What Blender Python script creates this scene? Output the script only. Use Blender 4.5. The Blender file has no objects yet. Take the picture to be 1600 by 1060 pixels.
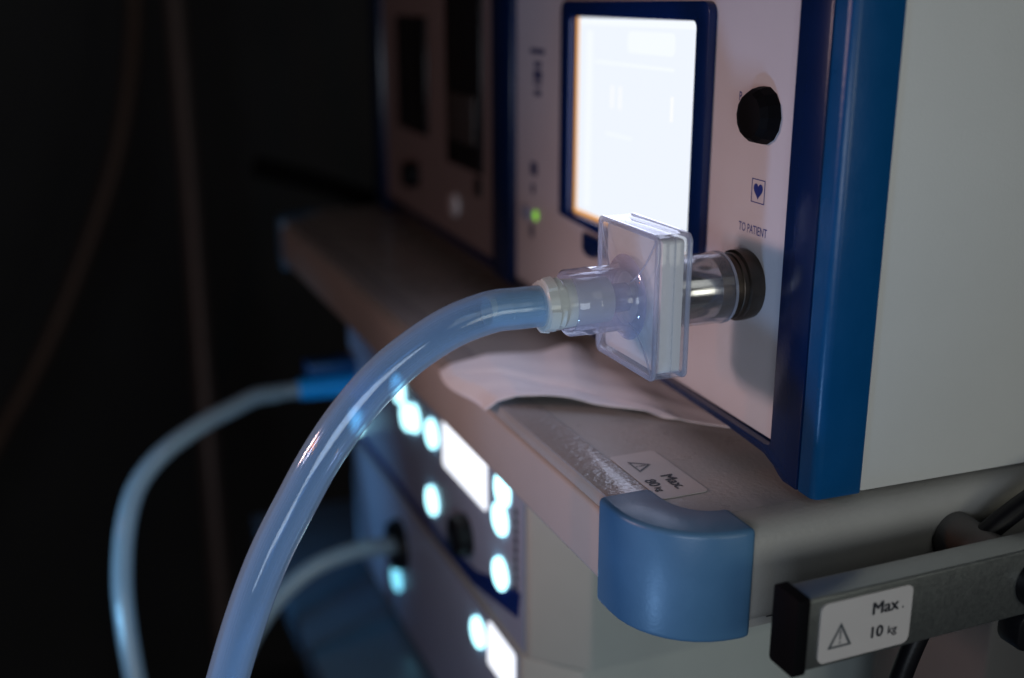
import bpy, bmesh, math, random
from mathutils import Vector, Matrix
random.seed(7)
SC = bpy.context.scene
COL = SC.collection
S = 0.15                      # all lengths below are in units of 15 cm
R = math.radians

# ------------------------------------------------------------------ camera
PITCH, YAW = R(16.67), R(22.36)
fh = Vector((math.sin(YAW), math.cos(YAW), 0))
rt = Vector((math.cos(YAW), -math.sin(YAW), 0))
fw = fh * math.cos(PITCH) - Vector((0, 0, math.sin(PITCH)))
up = rt.cross(fw)
cd = bpy.data.cameras.new('camera')
cam = bpy.data.objects.new('camera', cd)
COL.objects.link(cam)
M3 = Matrix((rt, up, -fw)).transposed()
cam.matrix_world = Matrix.Translation(Vector((0, 0, 1)) * S) @ M3.to_4x4()
cd.sensor_width = 36
cd.lens = 39.82
cd.clip_start = 0.01
cd.clip_end = 60
cd.dof.use_dof = True
cd.dof.focus_distance = 2.38 * S
cd.dof.aperture_fstop = 4.6
cd.dof.aperture_blades = 9
SC.camera = cam

# ------------------------------------------------------------------ world, lamps, exposure
W = bpy.data.worlds.new('World')
SC.world = W
W.use_nodes = True
W.node_tree.nodes['Background'].inputs[0].default_value = (0.55, 0.66, 0.85, 1)
W.node_tree.nodes['Background'].inputs[1].default_value = 0.006
SC.view_settings.view_transform = 'Standard'
SC.view_settings.look = 'None'
SC.view_settings.exposure = 0
SC.cycles.use_denoising = True
SC.cycles.max_bounces = 14
SC.cycles.transparent_max_bounces = 32
SC.cycles.transmission_bounces = 10
SC.cycles.caustics_reflective = False
SC.cycles.caustics_refractive = False
SC.cycles.sample_clamp_indirect = 4


def lamp(name, kind, loc, target, energy, color, **kw):
    l = bpy.data.lights.new(name, kind)
    l.energy = energy
    l.color = color
    for k, v in kw.items():
        setattr(l, k, v)
    o = bpy.data.objects.new(name, l)
    COL.objects.link(o)
    o.location = Vector(loc) * S
    d = Vector(target) - Vector(loc)
    o.rotation_euler = d.to_track_quat('-Z', 'Y').to_euler()
    return o


# warm pinkish procedure lamp far out to the left, a small soft cone on the filter and the shelf corner
lamp('procedure_lamp', 'SPOT', (-4.2, 4.15, 1.75), (1.2, 2.05, 0.05), 10, (1.0, 0.70, 0.69),
     spot_size=R(30), spot_blend=1.0, shadow_soft_size=0.06)
# cool-white room light behind the camera on the right
lamp('room_light', 'AREA', (-1.3, -1.9, 0.30), (1.5, 1.8, 0.1), 1.2, (0.82, 0.92, 1.04), shape='RECTANGLE',
     size=0.34, size_y=0.24)
# pale ceiling light further back on the right, seen as highlights on the spigot and the collar
lamp('ceiling_light', 'AREA', (1.6, -4.6, 4.4), (1.5, 1.8, 0.0), 0.9, (0.96, 1.0, 0.95), shape='RECTANGLE', size=0.75, size_y=0.5)
lamp('wall_light', 'AREA', (2.6, -5.5, 0.7), (1.4, 1.9, 0.2), 1.3, (1.0, 1.0, 0.86), shape='RECTANGLE', size=0.40, size_y=0.34)
# light given off by the unit's own screen
SB = Vector((1.395, 1.735, 0)) + Vector((math.cos(R(2)), -math.sin(R(2)), 0)) * 0.005 + Vector((math.sin(R(2)), math.cos(R(2)), 0)) * 0.92
lamp('screen_light', 'AREA', (SB.x, SB.y, 0.68), (SB.x - math.cos(R(2)), SB.y + math.sin(R(2)), 0.68), 0.07, (0.62, 0.68, 1.0),
     shape='RECTANGLE', size=0.69 * S, size_y=0.54 * S)
# blue fill spot added low on the left to light the background hoses
lamp('far_hose_fill', 'SPOT', (-2.4, 2.6, -1.0), (0.4, 4.30, -1.0), 6.5, (0.25, 0.62, 1.0), spot_size=R(25), spot_blend=1.0,
     shadow_soft_size=0.03)
# second added blue spot, below the camera, brightening the main hose
lamp('main_hose_fill', 'SPOT', (-0.9, 1.2, -1.5), (0.62, 2.08, 0.24), 2.5, (0.30, 0.56, 1.0), spot_size=R(44), spot_blend=1.0,
     shadow_soft_size=0.02)
# small amber indicator lamp far left
lamp('amber_lamp', 'AREA', (-3.6, 2.6, 1.7), (0.5, 2.1, 0.1), 0.28, (1.0, 0.26, 0.05), shape='DISK', size=0.03)


# ------------------------------------------------------------------ materials
def newmat(name):
    m = bpy.data.materials.new(name)
    m.use_nodes = True
    nt = m.node_tree
    return m, nt, nt.nodes['Principled BSDF'], nt.nodes['Material Output']


def pmat(name, col, rough=0.4, metal=0.0, spec=0.5, bump=0.0, bscale=500, var=0.0, vscale=60, coat=0.0, rvar=0.0,
         stretch=None, trans=0.0, ior=1.45):
    m, nt, b, o = newmat(name)
    b.inputs['Base Color'].default_value = (*col, 1)
    b.inputs['Roughness'].default_value = rough
    b.inputs['Metallic'].default_value = metal
    b.inputs['Specular IOR Level'].default_value = spec
    b.inputs['Coat Weight'].default_value = coat
    b.inputs['Transmission Weight'].default_value = trans
    b.inputs['IOR'].default_value = ior
    tc = nt.nodes.new('ShaderNodeTexCoord')
    mp = nt.nodes.new('ShaderNodeMapping')
    nt.links.new(tc.outputs['Object'], mp.inputs[0])
    if stretch:
        mp.inputs['Scale'].default_value = stretch
    if bump > 0:
        n = nt.nodes.new('ShaderNodeTexNoise')
        n.inputs['Scale'].default_value = bscale
        n.inputs['Detail'].default_value = 3
        nt.links.new(mp.outputs[0], n.inputs['Vector'])
        bp = nt.nodes.new('ShaderNodeBump')
        bp.inputs['Strength'].default_value = bump
        bp.inputs['Distance'].default_value = 0.0006
        nt.links.new(n.outputs['Fac'], bp.inputs['Height'])
        nt.links.new(bp.outputs[0], b.inputs['Normal'])
    if var > 0 or rvar > 0:
        n2 = nt.nodes.new('ShaderNodeTexNoise')
        n2.inputs['Scale'].default_value = vscale
        n2.inputs['Detail'].default_value = 6
        n2.inputs['Roughness'].default_value = 0.65
        nt.links.new(mp.outputs[0], n2.inputs['Vector'])
        if var > 0:
            rp = nt.nodes.new('ShaderNodeValToRGB')
            rp.color_ramp.elements[0].position = 0.3
            rp.color_ramp.elements[1].position = 0.7
            rp.color_ramp.elements[0].color = (*[c * (1 - var) for c in col], 1)
            rp.color_ramp.elements[1].color = (*[min(1, c * (1 + var)) for c in col], 1)
            nt.links.new(n2.outputs['Fac'], rp.inputs[0])
            nt.links.new(rp.outputs[0], b.inputs['Base Color'])
        if rvar > 0:
            mr = nt.nodes.new('ShaderNodeMapRange')
            mr.inputs['From Min'].default_value = 0.3
            mr.inputs['From Max'].default_value = 0.7
            mr.inputs['To Min'].default_value = max(0.02, rough - rvar)
            mr.inputs['To Max'].default_value = min(1, rough + rvar)
            nt.links.new(n2.outputs['Fac'], mr.inputs['Value'])
            nt.links.new(mr.outputs[0], b.inputs['Roughness'])
    return m


def emat(name, col, strength):
    m, nt, b, o = newmat(name)
    nt.nodes.remove(b)
    e = nt.nodes.new('ShaderNodeEmission')
    e.inputs[0].default_value = (*col, 1)
    e.inputs[1].default_value = strength
    nt.links.new(e.outputs[0], o.inputs[0])
    return m


def clearmat(name, tint, milk=0.08, milkcol=(0.75, 0.78, 0.85), refl=1.0, rough=0.06, bump=0.0, bscale=150, edge=0.0, dif=0.5):
    """thin clear or milky plastic: transparent + some scattering + fresnel gloss"""
    m, nt, b, o = newmat(name)
    nt.nodes.remove(b)
    N, L = nt.nodes.new, nt.links.new
    tr = N('ShaderNodeBsdfTransparent'); tr.inputs[0].default_value = (*tint, 1)
    tl = N('ShaderNodeBsdfTranslucent'); tl.inputs[0].default_value = (*milkcol, 1)
    df = N('ShaderNodeBsdfDiffuse'); df.inputs[0].default_value = (*milkcol, 1)
    sm = N('ShaderNodeMixShader'); sm.inputs[0].default_value = dif
    L(tl.outputs[0], sm.inputs[1]); L(df.outputs[0], sm.inputs[2])
    mm = N('ShaderNodeMixShader')
    if edge > 0:      # the light path through the wall is longer towards the grazing edge
        lw = N('ShaderNodeLayerWeight'); lw.inputs[0].default_value = 0.35
        mr = N('ShaderNodeMapRange')
        mr.inputs['To Min'].default_value = milk
        mr.inputs['To Max'].default_value = min(1, milk + edge)
        L(lw.outputs['Facing'], mr.inputs['Value']); L(mr.outputs[0], mm.inputs[0])
    else:
        mm.inputs[0].default_value = milk
    L(tr.outputs[0], mm.inputs[1]); L(sm.outputs[0], mm.inputs[2])
    gl = N('ShaderNodeBsdfGlossy'); gl.inputs['Roughness'].default_value = rough
    fr = N('ShaderNodeFresnel')
    ge = N('ShaderNodeNewGeometry')          # a thin wall reflects alike on both faces
    io = N('ShaderNodeMapRange'); io.inputs['To Min'].default_value = 1.5; io.inputs['To Max'].default_value = 1 / 1.5
    L(ge.outputs['Backfacing'], io.inputs['Value']); L(io.outputs[0], fr.inputs[0])
    mu = N('ShaderNodeMath'); mu.operation = 'MULTIPLY'; mu.inputs[1].default_value = refl; mu.use_clamp = True
    L(fr.outputs[0], mu.inputs[0])
    fm = N('ShaderNodeMixShader')
    L(mu.outputs[0], fm.inputs[0]); L(mm.outputs[0], fm.inputs[1]); L(gl.outputs[0], fm.inputs[2])
    L(fm.outputs[0], o.inputs[0])
    if bump > 0:
        tc = N('ShaderNodeTexCoord'); n = N('ShaderNodeTexNoise'); n.inputs['Scale'].default_value = bscale
        L(tc.outputs['Object'], n.inputs['Vector'])
        bp = N('ShaderNodeBump'); bp.inputs['Strength'].default_value = bump; bp.inputs['Distance'].default_value = 0.001
        L(n.outputs['Fac'], bp.inputs['Height'])
        L(bp.outputs[0], gl.inputs['Normal']); L(bp.outputs[0], fr.inputs['Normal'])
    return m


MT = dict(
    column_grey=pmat('column_grey', (0.09, 0.087, 0.087), 0.45, var=0.05),
    white_paint=pmat('white_paint', (0.55, 0.545, 0.52), 0.45, bump=0.12, bscale=900, var=0.02, vscale=25),
    panel_print=pmat('panel_print', (0.61, 0.58, 0.61), 0.42, bump=0.05, bscale=1200, var=0.02, vscale=30),
    bay_print=pmat('bay_print', (0.27, 0.22, 0.22), 0.45, var=0.04, vscale=30),
    bezel_blue=pmat('bezel_blue', (0.001, 0.066, 0.20), 0.32, bump=0.10, bscale=700, var=0.08, vscale=40, rvar=0.06),
    bezel_shaded=pmat('bezel_blue_shaded', (0.002, 0.014, 0.066), 0.25, bump=0.06, bscale=700, var=0.08, vscale=40),  # bezel blue darkened for the trim fronts, their weaker light put into the colour
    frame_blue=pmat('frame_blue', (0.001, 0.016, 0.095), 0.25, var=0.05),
    mark_blue=pmat('mark_blue', (0.05, 0.06, 0.15), 0.5),
    print_blue=pmat('print_blue', (0.01, 0.03, 0.22), 0.5),
    print_dark=pmat('print_dark', (0.012, 0.014, 0.022), 0.5),
    print_grey=pmat('print_grey', (0.06, 0.07, 0.08), 0.5),
    black_rubber=pmat('black_rubber', (0.004, 0.004, 0.005), 0.6, spec=0.06, bump=0.1, bscale=800),
    black_plastic=pmat('black_plastic', (0.005, 0.005, 0.007), 0.4, spec=0.25, bump=0.05, bscale=800, rvar=0.08),
    dark_bay=pmat('dark_bay', (0.012, 0.010, 0.012), 0.3, var=0.2),
    grey_bay=pmat('grey_bay', (0.06, 0.055, 0.055), 0.4, var=0.1),
    bronze=pmat('bronze', (0.085, 0.066, 0.052), 0.42, 0.85, bump=0.08, bscale=600, var=0.2, vscale=120, rvar=0.1),
    brushed=pmat('brushed_metal', (0.72, 0.72, 0.66), 0.15, 1.0, bump=0.06, bscale=300, stretch=(0.25, 6, 6), var=0.1, vscale=120),
    rail_metal=pmat('rail_metal', (0.36, 0.38, 0.38), 0.36, 0.9, bump=0.08, bscale=1500, var=0.04, vscale=900, rvar=0.05),
    shelf_coat=pmat('shelf_coat', (0.36, 0.35, 0.34), 0.30, bump=0.30, bscale=600, coat=0.15, var=0.05, vscale=30, rvar=0.06),
    side_coat=pmat('side_coat', (0.36, 0.35, 0.335), 0.34, bump=0.22, bscale=700, var=0.04, vscale=30, rvar=0.06),
    strip_coat=pmat('strip_coat', (0.31, 0.30, 0.30), 0.20, bump=1.0, bscale=440, coat=0.3),
    fascia_coat=pmat('fascia_coat', (0.42, 0.37, 0.345), 0.5, bump=0.10, bscale=520, var=0.03, vscale=40),
    bumper_blue=pmat('bumper_blue', (0.075, 0.18, 0.32), 0.34, bump=0.08, bscale=900, var=0.06, vscale=45, rvar=0.07),
    paper=pmat('paper', (0.84, 0.82, 0.85), 0.75, bump=0.35, bscale=140, var=0.02, vscale=60),
    label_film=pmat('label_film', (0.50, 0.47, 0.46), 0.33, var=0.02),
    unit_white=pmat('unit_white', (0.50, 0.54, 0.52), 0.4, bump=0.1, bscale=800, var=0.02),
    unit_panel=pmat('unit_panel', (0.34, 0.40, 0.56), 0.4, var=0.03),  # blue spill from the lit buttons is mixed into this base colour
    stripe_blue=pmat('stripe_blue', (0.003, 0.02, 0.18), 0.35, var=0.05),
    connector_blue=pmat('connector_blue', (0.005, 0.27, 0.62), 0.3, var=0.04),
    connector_navy=pmat('connector_navy', (0.003, 0.05, 0.15), 0.35, var=0.04),
    lower_shelf=pmat('lower_shelf', (0.12, 0.21, 0.32), 0.22, bump=0.05, bscale=400, var=0.05),  # blue of the reflected glow is tinted into the base colour
    wall=pmat('room_wall', (0.055, 0.053, 0.055), 0.8, var=0.15, vscale=3),
    floor=pmat('room_floor', (0.05, 0.05, 0.055), 0.5, var=0.2, vscale=4),
    cord=pmat('tan_cord', (0.10, 0.06, 0.045), 0.5, var=0.1),
    pole=pmat('pole_metal', (0.16, 0.12, 0.11), 0.45, 0.3, var=0.1),
    media=clearmat('filter_media', (0.80, 0.80, 0.84), 0.97, (0.95, 0.95, 0.95), 0.15, 0.4, bump=0.3, bscale=900, dif=0.8),
    clear=clearmat('clear_plastic', (0.985, 0.99, 1.0), 0.07, (0.90, 0.92, 1.0), 0.9, 0.05, bump=0.08, bscale=90, edge=0.16),
    clear_rim=clearmat('clear_plastic_rim', (0.93, 0.95, 1.0), 0.34, (0.84, 0.87, 1.0), 1.9, 0.05, bump=0.10, bscale=120, edge=0.3),
    collar=clearmat('clear_collar', (0.96, 0.965, 1.0), 0.16, (0.80, 0.80, 1.0), 1.2, 0.05, bump=0.10, bscale=110, edge=0.3),
    socket=clearmat('clear_socket', (0.96, 0.96, 0.985), 0.03, (0.75, 0.72, 0.80), 1.0, 0.04, edge=0.35),
    adapter=clearmat('milky_adapter', (0.94, 0.96, 0.95), 0.60, (0.95, 0.97, 0.95), 1.0, 0.16, bump=0.1, bscale=150, edge=0.2, dif=0.7),
    hose=clearmat('silicone_hose', (0.72, 0.86, 1.0), 0.20, (0.66, 0.84, 1.0), 1.15, 0.08, bump=0.14, bscale=60, edge=0.50),
    hose_far=clearmat('silicone_hose_far', (0.75, 0.85, 0.92), 0.50, (0.70, 0.80, 0.86), 1.0, 0.15, edge=0.3),
    screen=emat('screen_base', (0.87, 0.92, 1.0), 1.01),
    screen_hi=emat('screen_bright', (1.0, 1.0, 1.0), 1.02),
    screen_mid=emat('screen_soft', (0.90, 0.945, 1.0), 1.04),
    screen_edge=emat('screen_edge_amber', (1.0, 0.45, 0.10), 0.95),
    button=emat('button_light', (0.42, 0.88, 1.0), 3.4),
    button_dim=emat('button_light_dim', (0.22, 0.75, 1.0), 1.5),
    display=emat('display_light', (0.88, 0.91, 1.0), 1.5),
    led=emat('green_led', (0.42, 1.0, 0.10), 0.55),
)

# ------------------------------------------------------------------ mesh helpers (all in units of S)
BASE = {}


def thing(name, label, cat, loc, rot=0.0, group=None, local=False):
    o = bpy.data.objects.new(name, None)
    o.empty_display_size = 0.02
    COL.objects.link(o)
    o.location = Vector(loc) * S
    o.rotation_euler = (0, 0, rot)
    o['label'] = label
    o['category'] = cat
    if group:
        o['group'] = group
    BASE[o.name] = Vector((0, 0, 0)) if local else Vector(loc)
    return o


def rootbase(p):
    while p is not None and p.parent is not None:
        p = p.parent
    return BASE.get(p.name, Vector((0, 0, 0))) if p is not None else Vector((0, 0, 0))


def obj(name, vf, mat, parent=None, bevel=0.0, seg=2, smooth=True, angle=32, label=None):
    off = rootbase(parent)
    bm = bmesh.new()
    vs = [bm.verts.new((Vector(v) - off) * S) for v in vf[0]]
    for f in vf[1]:
        try:
            bm.faces.new([vs[i] for i in f])
        except ValueError:
            pass
    bmesh.ops.recalc_face_normals(bm, faces=bm.faces)
    if bevel > 0:
        ed = [e for e in bm.edges if len(e.link_faces) == 2 and e.calc_face_angle(0) > R(28)]
        bmesh.ops.bevel(bm, geom=ed, offset=bevel * S, segments=seg, profile=0.5, affect='EDGES', clamp_overlap=True)
    ang = R(angle)
    for e in bm.edges:
        if len(e.link_faces) == 2 and e.calc_face_angle(0) > ang:
            e.smooth = False
    for f in bm.faces:
        f.smooth = smooth
    me = bpy.data.meshes.new(name)
    bm.to_mesh(me)
    bm.free()
    me.materials.append(MT[mat])
    o = bpy.data.objects.new(name, me)
    COL.objects.link(o)
    if parent is not None:
        o.parent = parent
    if label:
        o['label'] = label
    return o


def join(*parts):
    V, F = [], []
    for v, f in parts:
        n = len(V)
        V += list(v)
        F += [[i + n for i in q] for q in f]
    return V, F


def box(x0, x1, y0, y1, z0, z1):
    V = [(x, y, z) for x in (x0, x1) for y in (y0, y1) for z in (z0, z1)]
    return V, [(0, 1, 3, 2), (4, 6, 7, 5), (0, 4, 5, 1), (2, 3, 7, 6), (0, 2, 6, 4), (1, 5, 7, 3)]


def place(axis, h, a, b):
    return (h, a, b) if axis == 'x' else (a, h, b) if axis == 'y' else (a, b, h)


def prism(pts, axis, h0, h1):
    n = len(pts)
    V = [place(axis, h0, *p) for p in pts] + [place(axis, h1, *p) for p in pts]
    F = [list(range(n)), list(range(n, 2 * n))[::-1]]
    F += [(i, (i + 1) % n, n + (i + 1) % n, n + i) for i in range(n)]
    return V, F


def ring(outer, inner, axis, h0, h1):
    n = len(outer)
    V = [place(axis, h, *p) for h in (h0, h1) for c in (outer, inner) for p in c]
    F = []
    for i in range(n):
        j = (i + 1) % n
        F += [(i, j, n + j, n + i), (2 * n + i, 3 * n + i, 3 * n + j, 2 * n + j),
              (i, 2 * n + i, 2 * n + j, j), (n + i, n + j, 3 * n + j, 3 * n + i)]
    return V, F


def rrect(a0, a1, b0, b1, r, k=5):
    P = []
    for cx, cy, t0 in ((a1 - r, b1 - r, 0), (a0 + r, b1 - r, 90), (a0 + r, b0 + r, 180), (a1 - r, b0 + r, 270)):
        for i in range(k + 1):
            t = R(t0 + 90 * i / k)
            P.append((cx + r * math.cos(t), cy + r * math.sin(t)))
    return P


def circle(cx, cy, r, n=40, ry=None):
    return [(cx + r * math.cos(2 * math.pi * i / n), cy + (ry or r) * math.sin(2 * math.pi * i / n)) for i in range(n)]


def lathe(prof, c, n=64, axis='x', closed=True):
    """prof: (h, r) pairs swept round the axis through c (a, b)"""
    V, F = [], []
    for h, r in prof:
        for i in range(n):
            t = 2 * math.pi * i / n
            V.append(place(axis, h, c[0] + r * math.cos(t), c[1] + r * math.sin(t)))
    m = len(prof)
    for k in range(m if closed else m - 1):
        k2 = (k + 1) % m
        for i in range(n):
            j = (i + 1) % n
            F.append((k * n + i, k * n + j, k2 * n + j, k2 * n + i))
    return V, F


def solid(prof, c, n=64, axis='x'):
    """lathe with capped ends"""
    V, F = lathe(prof, c, n, axis, closed=False)
    m = len(prof)
    F = F + [list(range(n)), list(range((m - 1) * n, m * n))]
    return V, F


def smoothpath(pts, sub=8):
    P = [Vector(p) for p in pts]
    P = [P[0] * 2 - P[1]] + P + [P[-1] * 2 - P[-2]]
    out = []
    for i in range(1, len(P) - 2):
        a, b, c, d = P[i - 1:i + 3]
        for k in range(sub):
            t = k / sub
            out.append(0.5 * ((2 * b) + (c - a) * t + (2 * a - 5 * b + 4 * c - d) * t * t + (3 * b - a - 3 * c + d) * t ** 3))
    out.append(P[-2])
    for _ in range(3):
        out = [out[0]] + [(out[i - 1] + out[i] * 2 + out[i + 1]) / 4 for i in range(1, len(out) - 1)] + [out[-1]]
    return out


def sweep(path, rad, n=32, cap=True):
    V, F = [], []
    T = [(path[min(i + 1, len(path) - 1)] - path[max(i - 1, 0)]).normalized() for i in range(len(path))]
    u = T[0].orthogonal().normalized()
    for i, p in enumerate(path):
        u = (u - T[i] * u.dot(T[i])).normalized()
        w = T[i].cross(u)
        r = rad(i / (len(path) - 1)) if callable(rad) else rad
        for k in range(n):
            t = 2 * math.pi * k / n
            V.append(p + u * (r * math.cos(t)) + w * (r * math.sin(t)))
    for i in range(len(path) - 1):
        for k in range(n):
            j = (k + 1) % n
            F.append((i * n + k, i * n + j, (i + 1) * n + j, (i + 1) * n + k))
    if cap:
        F += [list(range(n)), list(range((len(path) - 1) * n, len(path) * n))]
    return V, F


def hollow(path, ro, ri, n=40):
    a = sweep(path, ro, n, False)
    b = sweep(path, ri, n, False)
    V, F = join(a, b)
    m = len(path)
    for e in (0, (m - 1) * n):
        F += [(e + k, e + (k + 1) % n, m * n + e + (k + 1) % n, m * n + e + k) for k in range(n)]
    return V, F


def lettering(body, size, origin, xd, yd, wide=1.0, bold=0.0, eps=0.0):
    """flat letters as geometry: (verts, faces) in units of S"""
    c = bpy.data.curves.new('letters', 'FONT')
    c.body = body
    c.size = 1.0
    c.resolution_u = 4
    c.offset = bold
    o = bpy.data.objects.new('letters', c)
    COL.objects.link(o)
    dg = bpy.context.evaluated_depsgraph_get()
    me = bpy.data.meshes.new_from_object(o.evaluated_get(dg))
    xd, yd, og = Vector(xd), Vector(yd), Vector(origin)
    nn = xd.cross(yd).normalized() * eps
    V = [og + xd * (v.co.x * size * wide) + yd * (v.co.y * size) + nn for v in me.vertices]
    F = [list(p.vertices) for p in me.polygons]
    bpy.data.objects.remove(o)
    bpy.data.curves.remove(c)
    bpy.data.meshes.remove(me)
    return V, F


def bold(body, size, origin, xd, yd, wide=1.0, w=0.035):
    out = []
    for i, (a, b) in enumerate(((-w, 0), (w, 0), (0, w * 0.5), (0, -w * 0.5), (-w / 2, 0), (w / 2, 0))):
        o = Vector(origin) + Vector(xd) * (a * size * wide) + Vector(yd) * (b * size)
        out.append(lettering(body, size, o, xd, yd, wide, 0.0, 0.0005 + 0.0001 * i))
    return join(*out)


def flat(pts, origin, xd, yd, eps=0.0):
    xd, yd, og = Vector(xd), Vector(yd), Vector(origin)
    nn = xd.cross(yd).normalized() * eps
    return [og + xd * a + yd * b + nn for a, b in pts], [list(range(len(pts)))]


def flatring(outer, inner, origin, xd, yd, eps=0.0):
    n = len(outer)
    V = flat(outer, origin, xd, yd, eps)[0] + flat(inner, origin, xd, yd, eps)[0]
    return V, [(i, (i + 1) % n, n + (i + 1) % n, n + i) for i in range(n)]


def warning_triangle(origin, xd, yd, w, h, eps):
    o = [(0, 0), (w, 0), (w / 2, h)]
    k = 0.15
    i = [(w * k, h * 0.085), (w * (1 - k), h * 0.085), (w / 2, h * 0.80)]
    bar = [(w * 0.475, h * 0.30), (w * 0.525, h * 0.30), (w * 0.535, h * 0.68), (w * 0.465, h * 0.68)]
    dot = circle(w * 0.5, h * 0.19, w * 0.04, 10)
    return join(flatring(o, i, origin, xd, yd, eps), flat(bar, origin, xd, yd, eps), flat(dot, origin, xd, yd, eps))


# ------------------------------------------------------------------ the room
def structure(name, vf, mat):
    o = obj(name, vf, mat)
    o['kind'] = 'structure'
    return o


structure('wall', box(-14, 22, 12.5, 13.0, -7.0, 9.0), 'wall')
structure('floor', box(-14, 22, -12, 12.5, -7.2, -7.0), 'floor')

# ------------------------------------------------------------------ the trolley
TR = thing('equipment_trolley', 'grey medical trolley whose shelf with pale blue corner bumpers carries the bright screened unit',
           'trolley', (1.9, 3.6, -7.0))
ptop = [(1.01, -0.194), (1.01, -0.022), (1.0125, -0.012), (1.019, -0.0035), (1.108, 0.0), (1.20, 0.0), (2.72, 0.0), (2.72, -0.19),
        (2.68, -0.205), (1.20, -0.205), (1.04, -0.205)]
SV, SFc = prism(ptop, 'y', 1.78, 5.54)
SV = [(x, y + (max(0, 1.125 - x) * 1.4 if y < 2 else -max(0, 1.125 - x) * 1.4), z) for x, y, z in SV]   # ends cut back under the bumpers
obj('shelf', (SV, SFc), 'shelf_coat', TR)
# side fascia with a rounded top edge, slight hollow and a small bottom lip
pf = [(1.779, 0.0), (1.750, -0.001), (1.728, -0.007), (1.712, -0.020), (1.704, -0.040), (1.702, -0.075), (1.706, -0.11),
      (1.707, -0.15), (1.703, -0.185), (1.700, -0.196), (1.694, -0.199), (1.694, -0.218), (1.70, -0.222), (1.779, -0.222)]
obj('side_fascia', prism(pf, 'x', 1.215, 2.72), 'side_coat', TR, bevel=0.0, angle=50)
obj('edge_strip', prism([(1.017, -0.006), (1.108, -0.006), (1.108, 0.0022), (1.020, 0.0005), (1.017, -0.001)], 'y', 1.940, 5.30), 'strip_coat', TR)
obj('front_fascia', prism([(1.0095, -0.192), (1.0095, -0.032), (1.003, -0.036), (1.001, -0.044), (1.001, -0.182), (1.003, -0.19)],
                          'y', 1.94, 5.36), 'fascia_coat', TR, bevel=0.0, angle=60)
obj('slot', box(1.255, 1.275, 1.6925, 1.696, -0.2015, -0.1995), 'black_plastic', TR)


def bumper(flip=False):
    P = [(0.994, 1.945), (0.994, 1.885)]
    for i in range(1, 10):
        t = R(180 + 90 * i / 10)
        P.append((1.190 + 0.196 * math.cos(t), 1.880 + 0.192 * math.sin(t)))
    P += [(1.190, 1.687), (1.216, 1.687), (1.217, 1.797)]
    for i in range(1, 8):
        t = R(270 - 90 * i / 8)
        P.append((1.210 + 0.090 * math.cos(t), 1.890 + 0.094 * math.sin(t)))
    P += [(1.119, 1.895), (1.117, 1.945)]
    if flip:
        P = [(x, 7.24 - y) for x, y in P][::-1]
    return prism(P, 'z', -0.238, 0.005)


obj('corner_bumper', bumper(), 'bumper_blue', TR, bevel=0.012, seg=3)
obj('corner_bumper', bumper(True), 'bumper_blue', TR, bevel=0.012, seg=3)
obj('column', box(2.16, 2.55, 1.95, 2.38, -6.6, -0.225), 'column_grey', TR, bevel=0.02)
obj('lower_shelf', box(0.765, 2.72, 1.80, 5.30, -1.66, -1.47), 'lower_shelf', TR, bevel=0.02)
obj('base_frame', box(0.6, 2.9, 1.7, 5.5, -6.95, -6.6), 'fascia_coat', TR, bevel=0.05)
hp = smoothpath([(1.7, 5.50, -0.06), (1.66, 5.75, -0.04), (1.55, 5.98, -0.02), (1.35, 6.1, 0.05), (1.06, 6.25, 0.13)], 6)
obj('push_handle', sweep(hp, 0.055, 20), 'black_rubber', TR)

# maximum-load label on the shelf, read from the front-left
lb = rrect(-2.13, -1.885, 1.113, 1.228, 0.012)
L80 = obj('shelf_label', prism([(y, x) for x, y in lb], 'z', 0.0005, 0.0022) if False else
          prism([(b, -a) for a, b in lb], 'z', 0.0006, 0.0022), 'label_film', TR, label='pink-white load label printed Max. 80kg')
XD, YD = (0, -1, 0), (1, 0, 0)
obj('lettering', join(bold('Max.', 0.041, (1.170, 1.995, 0.0022), XD, YD, 0.98),
                      bold('80', 0.036, (1.124, 1.984, 0.0022), XD, YD, 1.0),
                      bold('kg', 0.024, (1.126, 1.942, 0.0022), XD, YD, 1.0, 0.018)), 'print_dark', L80, smooth=False)
obj('warning_triangle', warning_triangle((1.139, 2.088, 0.0022), XD, YD, 0.062, 0.044, 0.0006), 'print_grey', L80, smooth=False)

# equipment rail along the side
obj('side_rail', prism(rrect(1.50, 1.568, -0.202, -0.052, 0.006, 3), 'x', 1.206, 2.72), 'rail_metal', TR)
obj('rail_end_cap', prism(rrect(1.495, 1.573, -0.208, -0.046, 0.008, 3), 'x', 1.178, 1.2055), 'black_rubber', TR, bevel=0.005)
for x in (1.735, 2.6):
    obj('standoff', solid([(1.5685, 0.048), (1.60, 0.048), (1.7015, 0.054)], (x, -0.112), 40, 'y'), 'column_grey', TR)  # dark grey carries the shade under the shelf in its colour
lr = rrect(1.232, 1.445, -0.192, -0.066, 0.016)
L10 = obj('rail_label', prism(lr, 'y', 1.4972, 1.4995), 'label_film', TR, label='white load label printed Max. 10kg on the rail')
XD, YD = (1, 0, 0), (0, 0, 1)
obj('lettering', join(bold('Max', 0.037, (1.349, 1.4972, -0.112), XD, YD, 1.0),
                      lettering('.', 0.037, (1.420, 1.4972, -0.112), XD, YD, 0.8, 0.0, 0.0006),
                      bold('10', 0.034, (1.347, 1.4972, -0.162), XD, YD, 1.0),
                      bold('kg', 0.025, (1.391, 1.4972, -0.162), XD, YD, 1.0, 0.018)), 'print_dark', L10, smooth=False)
obj('warning_triangle', warning_triangle((1.252, 1.4972, -0.164), XD, YD, 0.056, 0.052, 0.0006), 'print_grey', L10, smooth=False)

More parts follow.
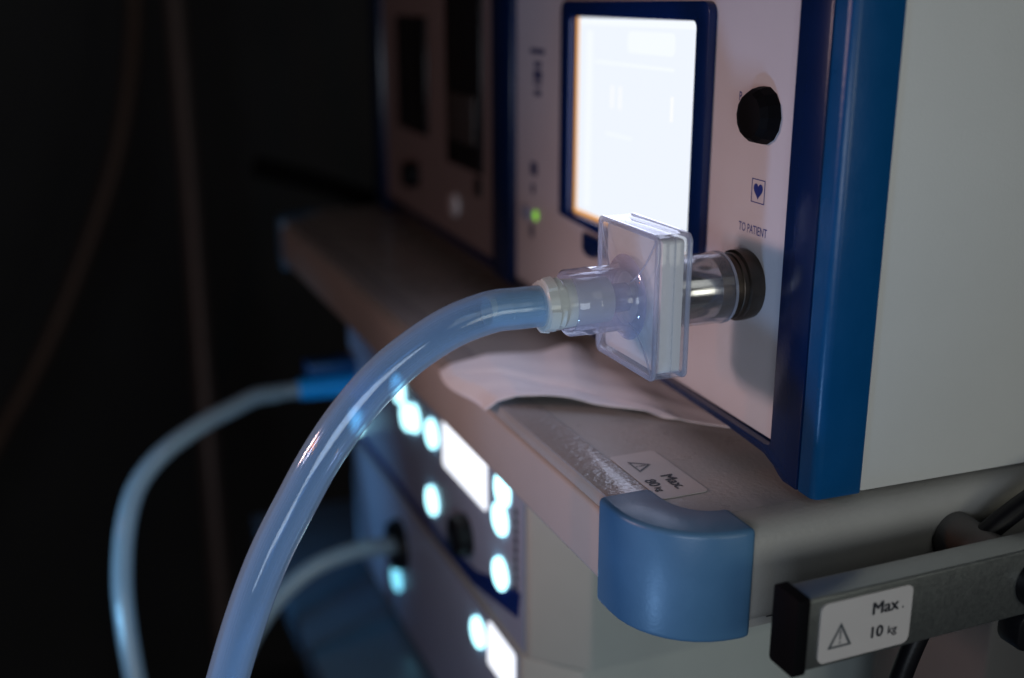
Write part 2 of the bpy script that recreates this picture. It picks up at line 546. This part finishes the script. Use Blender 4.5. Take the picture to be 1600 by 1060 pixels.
# ------------------------------------------------------------------ the big unit on the shelf
TH = R(2.0)
U = thing('insufflator', 'white and blue surgical unit with glowing screen standing on the trolley shelf', 'medical device',
          (1.395, 1.735, 0), -TH, local=True)


def loc(lx, ly, lz):
    return Vector((1.395, 1.735, 0)) + Vector((math.cos(TH), -math.sin(TH), 0)) * lx + Vector((math.sin(TH), math.cos(TH), 0)) * ly + Vector((0, 0, lz))


obj('housing', box(0.106, 1.30, 0.006, 3.74, 0.014, 1.26), 'white_paint', U, bevel=0.006)
pil = [(0.104, 0.0)] + [(0.007 + 0.020 * math.cos(t), 0.020 + 0.020 * math.sin(t)) for t in [R(270 - 90 * i / 8) for i in range(9)]] + \
      [(-0.013, 0.050), (-0.013, 0.06), (0.104, 0.06)]
obj('corner_pillar', prism(pil, 'z', 0.012, 1.26), 'bezel_blue', U, bevel=0.006)
web = [(0.0605, 1.26), (0.0605, 0.013), (0.1105, 0.013), (0.128, 0.020), (0.150, 0.034), (0.19, 0.048), (0.35, 0.056), (1.785, 0.066), (1.785, 0.084),
       (0.19, 0.070), (0.172, 0.074), (0.167, 0.085), (0.167, 1.26)]
obj('bezel', prism(web, 'x', -0.0145, 0.10), 'bezel_shaded', U, bevel=0.003)
obj('middle_pillar', box(-0.014, 0.104, 1.787, 1.985, 0.05, 1.26), 'bezel_shaded', U, bevel=0.01)
obj('end_pillar', box(-0.014, 0.104, 3.57, 3.75, 0.012, 1.26), 'bezel_shaded', U, bevel=0.02)
obj('bay_trim', box(-0.008, 0.09, 1.9855, 3.5695, 0.066, 0.092), 'bezel_shaded', U, bevel=0.004)
obj('front_panel', box(0.008, 0.09, 0.1675, 1.7865, 0.0745, 1.255), 'panel_print', U)
obj('bay_panel', box(0.010, 0.09, 1.9855, 3.5695, 0.0925, 1.255), 'bay_print', U)
for ly in (0.4, 3.3):
    for lx in (0.25, 1.1):
        obj('foot', solid([(-0.0, 0.07), (0.0138, 0.075)], (lx, ly), 32, 'z'), 'black_rubber', U)

# screen with frame
K = 6
outer = []
inner = rrect(0.575, 1.305, 0.392, 0.955, 0.018, K)
fr_out = [(1.32, 0.998), (0.56, 0.998)]
fo = rrect(0.518, 1.372, 0.345, 0.998, 0.03, K)
# pull the left bottom corner of the frame in to a chamfer
fo2 = []
for (a, b) in fo:
    if a > 1.30 and b < 0.5:
        fo2.append((a, max(b, 0.345 + (a - 1.16) * 0.16)))
    else:
        fo2.append((a, b))
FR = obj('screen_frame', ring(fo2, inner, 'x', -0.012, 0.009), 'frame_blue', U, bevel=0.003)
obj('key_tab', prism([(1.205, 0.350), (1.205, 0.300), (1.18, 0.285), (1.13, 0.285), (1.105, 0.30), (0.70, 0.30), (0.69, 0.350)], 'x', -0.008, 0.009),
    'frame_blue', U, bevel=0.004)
X0 = 0.0072
SCN = obj('screen', box(X0, 0.0079, 0.577, 1.280, 0.406, 0.953), 'screen', U)
obj('amber_edge', join(box(X0, 0.0079, 1.2805, 1.298, 0.395, 0.953), box(X0, 0.0079, 0.577, 1.2802, 0.395, 0.4055)), 'screen_edge', SCN)
XD, YD = (0, -1, 0), (0, 0, 1)
SF = X0 - 0.0005
for body, y, z in (('11', 1.075, 0.720), ('1', 0.735, 0.715)):
    obj('readout', lettering(body, 0.085, (SF, y, z), XD, YD, 1.15, 0.012), 'screen_hi', SCN, smooth=False)
for w, h, y, z in ((0.46, 0.008, 1.165, 0.833), (0.16, 0.007, 1.085, 0.645), (0.26, 0.055, 0.965, 0.868), (0.69, 0.018, 1.268, 0.934),
                   (0.04, 0.50, 1.225, 0.42)):
    obj('screen_block', flat(rrect(0, w, 0, h, min(w, h) * 0.3), (SF, y, z), XD, YD), 'screen_mid', SCN, smooth=False)

# printed marks
PX = 0.0075
hs = 0.0255
O = (PX, 0.3345, 0.579)
hb = [(0, 0), (0.052, 0), (0.052, 0.052), (0, 0.052)]
hi = [(0.0022, 0.0022), (0.0498, 0.0022), (0.0498, 0.0498), (0.0022, 0.0498)]
heart = []
for i in range(40):
    t = 2 * math.pi * i / 40
    heart.append((0.026 + 0.00112 * 16 * math.sin(t) ** 3,
                  0.0275 + 0.00122 * (13 * math.cos(t) - 5 * math.cos(2 * t) - 2 * math.cos(3 * t) - math.cos(4 * t))))
obj('heart_symbol', join(flatring(hb, hi, O, XD, YD, 0.0002), flat(heart, O, XD, YD, 0.0002)), 'print_blue', U, smooth=False)
obj('port_lettering', lettering('TO PATIENT', 0.0275, (PX, 0.378, 0.510), XD, YD, 0.735, 0.004), 'print_blue', U, smooth=False)
obj('knob_lettering', join(lettering('P', 0.028, (PX, 0.407, 0.790), XD, YD, 0.8, 0.008),
                           flat(rrect(0, 0.03, 0, 0.016, 0.003), (PX, 0.402, 0.742), XD, YD)), 'print_blue', U, smooth=False)


for y, z, w, h in ((1.605, 0.838, 0.12, 0.016), (1.60, 0.798, 0.06, 0.018), (1.60, 0.758, 0.07, 0.032), (1.60, 0.742, 0.07, 0.010),
                   (1.60, 0.710, 0.06, 0.018), (1.63, 0.455, 0.06, 0.044), (1.635, 0.395, 0.03, 0.034), (1.645, 0.25, 0.035, 0.045)):
    obj('printed_mark', flat(rrect(0, w, 0, h, min(w, h) * 0.2), (PX, y + w / 2, z), XD, YD), 'mark_blue', U, smooth=False)
obj('indicator_window', prism(rrect(1.655, 1.735, 0.302, 0.345, 0.008), 'x', 0.003, 0.0078), 'unit_panel', U)
obj('green_led', solid([(0.0, 0.010), (0.0025, 0.0155), (0.0078, 0.0165)], (1.606, 0.328), 24), 'led', U)

# black control knob
kn = solid([(-0.036, 0.034), (-0.034, 0.046), (-0.020, 0.056), (-0.004, 0.060), (0.0078, 0.061)], (0.300, 0.767), 14)
obj('control_knob', kn, 'black_rubber', U, angle=20)

# outlet port: bronze flange, collar, bright metal spigot
PC = (0.331, 0.395)
PT = obj('outlet_port', join(solid([(-0.030, 0.074), (-0.027, 0.079), (-0.010, 0.079), (0.0078, 0.076)], PC),
                             solid([(-0.090, 0.0672), (-0.088, 0.0685), (-0.031, 0.0710)], PC)), 'bronze', U)
obj('collar', lathe([(-0.0305, 0.0735), (-0.040, 0.0735), (-0.042, 0.0720), (-0.0305, 0.0705)], PC), 'bronze', PT)
obj('spigot', lathe([(-0.190, 0.063), (-0.186, 0.0655), (-0.089, 0.0665), (-0.089, 0.058), (-0.190, 0.058)], PC), 'brushed', PT)

# gas bay on the far half: two dark doors with fittings
d = obj('bay_door', box(-0.004, 0.0095, 2.83, 3.29, 0.45, 0.935), 'dark_bay', U, bevel=0.006)
d = obj('bay_door', box(-0.004, 0.0095, 2.13, 2.55, 0.385, 1.19), 'dark_bay', U, bevel=0.006)
obj('cylinder_valve', join(box(-0.020, -0.0045, 2.17, 2.50, 0.485, 0.665)), 'grey_bay', d, bevel=0.03, seg=3)
obj('bay_knob', solid([(-0.05, 0.045), (-0.045, 0.055), (0.0098, 0.06)], (3.05, 0.262), 28), 'black_plastic', U)
obj('bay_socket', solid([(-0.012, 0.035), (-0.008, 0.045), (0.0098, 0.05)], (2.48, 0.22), 28), 'panel_print', U)
obj('bay_slot', box(0.002, 0.0098, 2.16, 2.22, 0.30, 0.37), 'dark_bay', U)

# ------------------------------------------------------------------ clear square breathing filter
AX = (2.066, 0.395)
FT = thing('breathing_filter', 'clear square plastic filter plugged onto the metal outlet port', 'filter', (1.15, 2.066, 0.242))
y0, y1, z0, z1 = 1.934, 2.198, 0.243, 0.549


def shell(x0, x1, front):
    o_ = rrect(y0, y1, z0, z1, 0.018)
    i_ = rrect(y0 + 0.007, y1 - 0.007, z0 + 0.007, z1 - 0.007, 0.013)
    w = ring(o_, i_, 'x', x0, x1)
    return w


def faceplate(x0, x1, hole):
    """rounded plate with a round hole on the axis"""
    n = 48
    o_ = []
    hy, hz = (y1 - y0) / 2 - 0.001, (z1 - z0) / 2 - 0.001
    cy, cz = (y0 + y1) / 2, (z0 + z1) / 2
    for i in range(n):
        t = 2 * math.pi * i / n
        c, s = math.cos(t), math.sin(t)
        k = 1 / max(abs(c) / hy, abs(s) / hz)
        y, z = c * k, s * k
        y = max(-hy + 0.0, min(hy, y))
        if abs(abs(y) - hy) < 0.012 and abs(abs(z) - hz) < 0.012:
            y *= 0.985
            z *= 0.985
        o_.append((cy + y, cz + z))
    i_ = circle(AX[0], AX[1], hole, n)
    return ring(o_, i_, 'x', x0, x1)


obj('front_shell', join(shell(1.1178, 1.1515, True), faceplate(1.1115, 1.1175, 0.055)), 'clear', FT, bevel=0.0008)
obj('rear_shell', join(shell(1.1522, 1.1842, False), faceplate(1.1845, 1.1905, 0.055)), 'clear', FT, bevel=0.0008)
for xx in (1.1125, 1.1865):
    obj('edge_rim', ring(rrect(y0 - 0.0015, y1 + 0.0015, z0 - 0.0015, z1 + 0.0015, 0.019), rrect(y0 + 0.010, y1 - 0.010, z0 + 0.010, z1 - 0.010, 0.012), 'x', xx - 0.003, xx + 0.003),
        'clear_rim', FT, bevel=0.001)
obj('filter_media', prism(rrect(y0 + 0.010, y1 - 0.010, z0 + 0.012, z1 - 0.012, 0.010), 'x', 1.127, 1.178), 'media', FT, bevel=0.003)
# curved reinforcing ribs from the hub out to the corners
for sy, sz in ((1, 1), (1, -1), (-1, 1), (-1, -1)):
    pts = []
    for k in range(9):
        t = k / 8
        yy = AX[0] + sy * (0.045 + (0.125 - 0.045) * t)
        zz = AX[1] + sz * (0.045 + (0.145 - 0.045) * (t ** 1.35))
        pts.append((1.1095 - 0.012 * (1 - t) ** 2, yy, zz))
    obj('rib', sweep(smoothpath(pts, 2), 0.0020, 10), 'clear_rim', FT)
# inlet collar (towards the hose)
obj('inlet_collar', lathe([(0.972, 0.0605), (0.970, 0.066), (0.974, 0.0705), (1.018, 0.0712), (1.020, 0.0725), (1.024, 0.0712), (1.085, 0.0705),
                           (1.100, 0.073), (1.108, 0.081), (1.111, 0.092), (1.1112, 0.062), (1.060, 0.0600)], AX, 72), 'collar', FT, angle=60)
obj('inlet_tube', lathe([(1.035, 0.026), (1.035, 0.031), (1.111, 0.031), (1.111, 0.026)], AX, 40), 'clear_rim', FT)
# outlet socket over the spigot
obj('outlet_socket', lathe([(1.191, 0.088), (1.199, 0.084), (1.203, 0.0785), (1.340, 0.0795), (1.343, 0.0770), (1.340, 0.0740), (1.205, 0.0735), (1.191, 0.0735)], AX, 72), 'socket', FT, angle=50)
obj('socket_rim', lathe([(1.336, 0.0803), (1.342, 0.0803), (1.3438, 0.0775), (1.342, 0.0750), (1.336, 0.0788)], AX, 72), 'clear_rim', FT)
obj('socket_ring', lathe([(1.192, 0.0725), (1.205, 0.0725), (1.205, 0.0675), (1.192, 0.0675)], AX, 64), 'clear_rim', FT)
obj('sampling_port', join(solid([(1.1915, 0.016), (1.222, 0.013), (1.224, 0.010)], (2.022, 0.462), 24),
                          solid([(1.205, 0.0185), (1.212, 0.0185)], (2.022, 0.462), 24)), 'clear_rim', FT)

# ------------------------------------------------------------------ main hose
HS = thing('silicone_hose', 'thick translucent bluish hose arching in focus from the clear filter down to the left', 'hose', (0.9, 2.066, 0.395))
hpth = smoothpath([(0.915, 2.066, 0.395), (0.86, 2.066, 0.395), (0.80, 2.067, 0.393), (0.705, 2.075, 0.362), (0.595, 2.09, 0.288),
                   (0.513, 2.10, 0.203), (0.447, 2.105, 0.113), (0.396, 2.11, 0.026), (0.337, 2.11, -0.078), (0.283, 2.105, -0.197),
                   (0.231, 2.10, -0.34), (0.18, 2.09, -0.50), (0.12, 2.08, -0.72), (0.08, 2.06, -1.0)], 8)
obj('tube', hollow(hpth, 0.0435, 0.0345, 48), 'hose', HS)
AD = obj('adapter', lathe([(0.795, 0.0335), (0.795, 0.0290), (1.062, 0.0410), (1.062, 0.0490), (1.000, 0.0500), (0.962, 0.0520), (0.958, 0.0500),
                           (0.912, 0.0500), (0.910, 0.0340)], AX, 56), 'adapter', HS, angle=50)
obj('barb_ring', lathe([(0.838, 0.0335), (0.842, 0.0345), (0.846, 0.0335), (0.846, 0.033), (0.838, 0.033)], AX, 40), 'adapter', AD)
n = 72
cv = []
prof = [(0.9125, 0.0495), (0.915, 0.0545), (0.934, 0.0575), (0.940, 0.0535), (0.948, 0.0555), (0.956, 0.0530), (0.957, 0.0495)]
V, F = lathe(prof, AX, n)
for k in range(len(prof)):
    for i in range(n):
        v = V[k * n + i]
        if 1 <= k <= 2 or k == 4:
            g = 1.0 + (0.07 if (i // 9) % 2 == 0 else -0.02)
            V[k * n + i] = (v[0], AX[0] + (v[1] - AX[0]) * g, AX[1] + (v[2] - AX[1]) * g)
obj('grip_ring', (V, F), 'adapter', AD)

# ------------------------------------------------------------------ crumpled paper sheet under the unit
PP = thing('paper_sheet', 'crumpled white paper sheet caught under the unit and hanging over the shelf edge', 'paper', (1.2, 2.6, 0.0))
NU, NV = 90, 70
A_, B_, C_, D_ = Vector((0.978, 2.565)), Vector((1.50, 2.135)), Vector((1.56, 2.92)), Vector((0.976, 2.91))


def ph(p, u, v):
    h = 0.0075
    h += 0.017 * math.exp(-((v / 0.16) ** 2)) * math.sin(math.pi * min(1, u / 0.78)) ** 1.2       # lifted side edge
    ur = 0.13 + 0.12 * v                                                                         # fold parallel to the shelf edge
    if u > ur:
        h += 0.020 * max(0, 1 - (u - ur) / 0.30) * (1 - 0.5 * v)
    else:
        h += (0.020 * (1 - 0.5 * v)) * (u / ur) ** 0.8
    h += 0.010 * max(0, 1 - abs((u - 0.52) - 0.35 * (v - 0.5)) / 0.13) * (0.3 + 0.7 * v)
    h -= 0.008 * max(0, 1 - abs((u - 0.33) + 0.8 * (v - 0.45)) / 0.06)
    h += 0.003 * math.sin(17 * u + 6 * v) * math.sin(13 * v - 3 * u)
    if u > 0.75:
        h = min(h, 0.03) * (1 - 0.3 * (u - 0.75) / 0.25)
    return max(h, 0.0052)


V, F = [], []
for i in range(NU + 1):
    for j in range(NV + 1):
        u, v = i / NU, j / NV
        p = (A_ * (1 - u) + B_ * u) * (1 - v) + (D_ * (1 - u) + C_ * u) * v
        bow = 0.030 * math.sin(math.pi * u) * (1 - v)
        p = p + Vector((0.4, 1.0)) * bow
        z = ph(p, u, v)
        x, y = p.x, p.y
        x += 0.012 * math.sin(6 * v) * (1 - u)
        if u < 0.05:
            t = (0.05 - u) / 0.05
            z = z * (1 - t) + (-0.004 - 0.016 * t * math.sin(math.pi * min(1, max(0, (v - 0.04) / 0.9))) ** 0.7) * t
        base = 0.0 if x > 1.108 else -0.007 * (1.108 - x) / 0.09
        V.append((x, y, z + base))
for i in range(NU):
    for j in range(NV):
        a = i * (NV + 1) + j
        F.append((a, a + 1, a + NV + 2, a + NV + 1))
sh = obj('sheet', (V, F), 'paper', PP, angle=80)
sm = sh.modifiers.new('thickness', 'SOLIDIFY')
sm.thickness = 0.0018 * S
sm.offset = 1

# ------------------------------------------------------------------ lower units under the shelf
def unit(name, label, zz0, zz1, yoff):
    t = thing(name, label, 'medical device', (1.7, 3.6, zz0))
    plan = [(1.15, 2.665 + yoff), (1.15, 4.66), (2.4, 4.66), (2.4, 2.53 + yoff), (1.285, 2.53 + yoff)]
    obj('housing', prism(plan, 'z', zz0, zz1), 'unit_white', t, bevel=0.012)
    return t


UA = unit('control_unit', 'grey unit with glowing round buttons, white display and blue swoosh under the shelf', -0.846, -0.235, 0.0)
FP = obj('front_panel', box(1.142, 1.1495, 2.69, 4.657, -0.838, -0.245), 'unit_panel', UA, bevel=0.004)
FX = 1.142


def button(y, z, r, parent, mat='button'):
    return obj('button', solid([(FX - 0.014, r * 0.86), (FX - 0.011, r * 0.97), (FX - 0.0005, r)], (y, z), 36), mat, parent)


RB = 0.052
for y, z in ((2.858, -0.480), (2.858, -0.662), (2.838, -0.378), (3.495, -0.440), (3.508, -0.698), (3.885, -0.405), (3.790, -0.480),
             (3.700, -0.455), (4.545, -0.770)):
    button(y, z, RB, UA)
obj('display', prism(rrect(2.975, 3.375, -0.508, -0.340, 0.012), 'x', FX - 0.006, FX - 0.0005), 'display', UA)
sw = [(2.708, -0.652), (2.727, -0.742), (3.105, -0.821), (3.427, -0.834), (3.974, -0.835), (4.60, -0.835), (4.60, -0.80), (3.969, -0.80),
      (3.425, -0.795), (3.074, -0.760), (2.922, -0.705)]
obj('blue_stripe', prism(sw, 'x', FX - 0.004, FX - 0.0005), 'stripe_blue', UA)
obj('dial', solid([(FX - 0.05, 0.055), (FX - 0.045, 0.066), (FX - 0.0005, 0.072)], (3.17, -0.675), 32), 'black_plastic', UA)
for i in range(9):
    obj('printed_mark', box(FX - 0.0015, FX - 0.0005, 2.735, 2.757, -0.42 - 0.030 * i, -0.40 - 0.030 * i), 'print_dark', UA)

UB = unit('pump_unit', 'lower grey unit with hose socket and two lit buttons below the swoosh unit', -1.445, -0.868, 0.05)
for x in (1.3, 2.2):
    for y in (2.8, 4.4):
        obj('foot', solid([(-1.4695, 0.06), (-1.4452, 0.065)], (x, y), 24, 'z'), 'black_rubber', UB)
obj('front_panel', box(1.142, 1.1495, 2.74, 4.657, -1.435, -0.876), 'unit_panel', UB, bevel=0.004)
button(3.055, -0.972, RB, UB)
button(3.995, -1.250, RB, UB, 'button_dim')
obj('display', prism(rrect(2.60 + 0.15, 2.965, -1.03, -0.880, 0.012), 'x', FX - 0.006, FX - 0.0005), 'display', UB)
obj('hose_socket', lathe([(FX - 0.04, 0.06), (FX - 0.04, 0.095), (FX - 0.0005, 0.105), (FX - 0.0005, 0.06)], (3.93, -1.068), 40), 'black_plastic', UB)

# ------------------------------------------------------------------ hoses in the background
H2 = thing('background_hose', 'blurred pale hose looping down at far left from a bright blue connector', 'hose', (0.9, 4.58, -0.55))
h2p = smoothpath([(0.80, 4.55, -0.590), (0.70, 4.51, -0.580), (0.60, 4.44, -0.590), (0.47, 4.35, -0.605), (0.30, 4.24, -0.660), (0.19, 4.17, -0.750),
                  (0.13, 4.09, -0.870), (0.095, 4.0, -1.040), (0.09, 3.93, -1.210), (0.10, 3.86, -1.390), (0.12, 3.78, -1.600), (0.16, 3.7, -1.920)], 8)
obj('tube', hollow(h2p, 0.037, 0.029, 32), 'hose_far', H2)
obj('sleeve', solid([(0.795, 0.034), (0.90, 0.034)], (4.56, -0.590), 32), 'hose_far', H2)
obj('connector', solid([(0.895, 0.040), (0.90, 0.046), (1.08, 0.052), (1.141, 0.052)], (4.565, -0.590), 32), 'connector_blue', H2)
obj('connector_clip', box(0.93, 1.141, 4.51, 4.62, -0.537, -0.47), 'connector_navy', H2, bevel=0.012)

H3 = thing('drain_hose', 'dim blurred hose curving down from the dark socket behind the main hose', 'hose', (1.0, 3.93, -1.068))
h3p = smoothpath([(1.13, 3.93, -1.068), (1.02, 3.93, -1.06), (0.90, 3.925, -1.065), (0.76, 3.91, -1.10), (0.62, 3.88, -1.19), (0.50, 3.84, -1.33),
                  (0.42, 3.80, -1.52), (0.36, 3.74, -1.78), (0.33, 3.68, -2.2)], 8)
obj('tube', hollow(h3p, 0.036, 0.028, 32), 'hose_far', H3)

# ------------------------------------------------------------------ black cable and rail clamp on the right
CB = thing('power_cable', 'black power cable passing down between the shelf side and the metal rail', 'cable', (1.7, 1.63, -0.1))
cp = smoothpath([(2.15, 1.64, 0.06), (1.98, 1.63, 0.025), (1.86, 1.625, -0.018), (1.77, 1.625, -0.063), (1.70, 1.627, -0.115), (1.645, 1.63, -0.185),
                 (1.605, 1.632, -0.28), (1.57, 1.634, -0.38), (1.53, 1.636, -0.55), (1.50, 1.64, -0.8)], 8)
obj('cable', sweep(cp, 0.023, 24), 'black_plastic', CB)
RC = thing('rail_clamp', 'black round clamp knob fixed on the metal rail at right edge', 'clamp', (1.77, 1.5, -0.12))
obj('knob', solid([(1.470, 0.046), (1.473, 0.052), (1.490, 0.054), (1.4992, 0.054)], (1.765, -0.128), 40, 'y'), 'black_plastic', RC)
obj('clamp_body', prism(rrect(1.745, 1.83, -0.30, -0.2035, 0.035, 6), 'y', 1.505, 1.565), 'black_plastic', RC, bevel=0.008)

# ------------------------------------------------------------------ dark background
DP = thing('drip_stand', 'dim brownish upright pole standing far behind on the dark left side', 'stand', (0.85, 7.6, -7.0))
obj('pole', sweep([Vector((1.10, 9.75, 1.6)), Vector((1.05, 9.3, -0.6)), Vector((0.98, 8.8, -1.92)), Vector((0.93, 8.4, -3.4)), Vector((0.85, 7.7, -6.95))], 0.085, 16), 'pole', DP)
obj('stand_foot', solid([(-6.999, 0.6), (-6.93, 0.58)], (0.85, 7.7), 32, 'z'), 'black_plastic', DP)
HC = thing('hanging_cord', 'thin brownish cord hanging in a curve in the dark at far left', 'cord', (0.7, 9.7, 1.6))
obj('cord', sweep(smoothpath([(0.83, 9.85, 1.6), (0.80, 9.82, 1.0), (0.72, 9.7, 0.51), (0.51, 9.54, -0.27), (0.02, 9.4, -1.34), (-0.34, 9.34, -1.97), (-0.57, 9.32, -2.31), (-1.2, 9.25, -3.4)], 5), 0.06, 14), 'cord', HC)
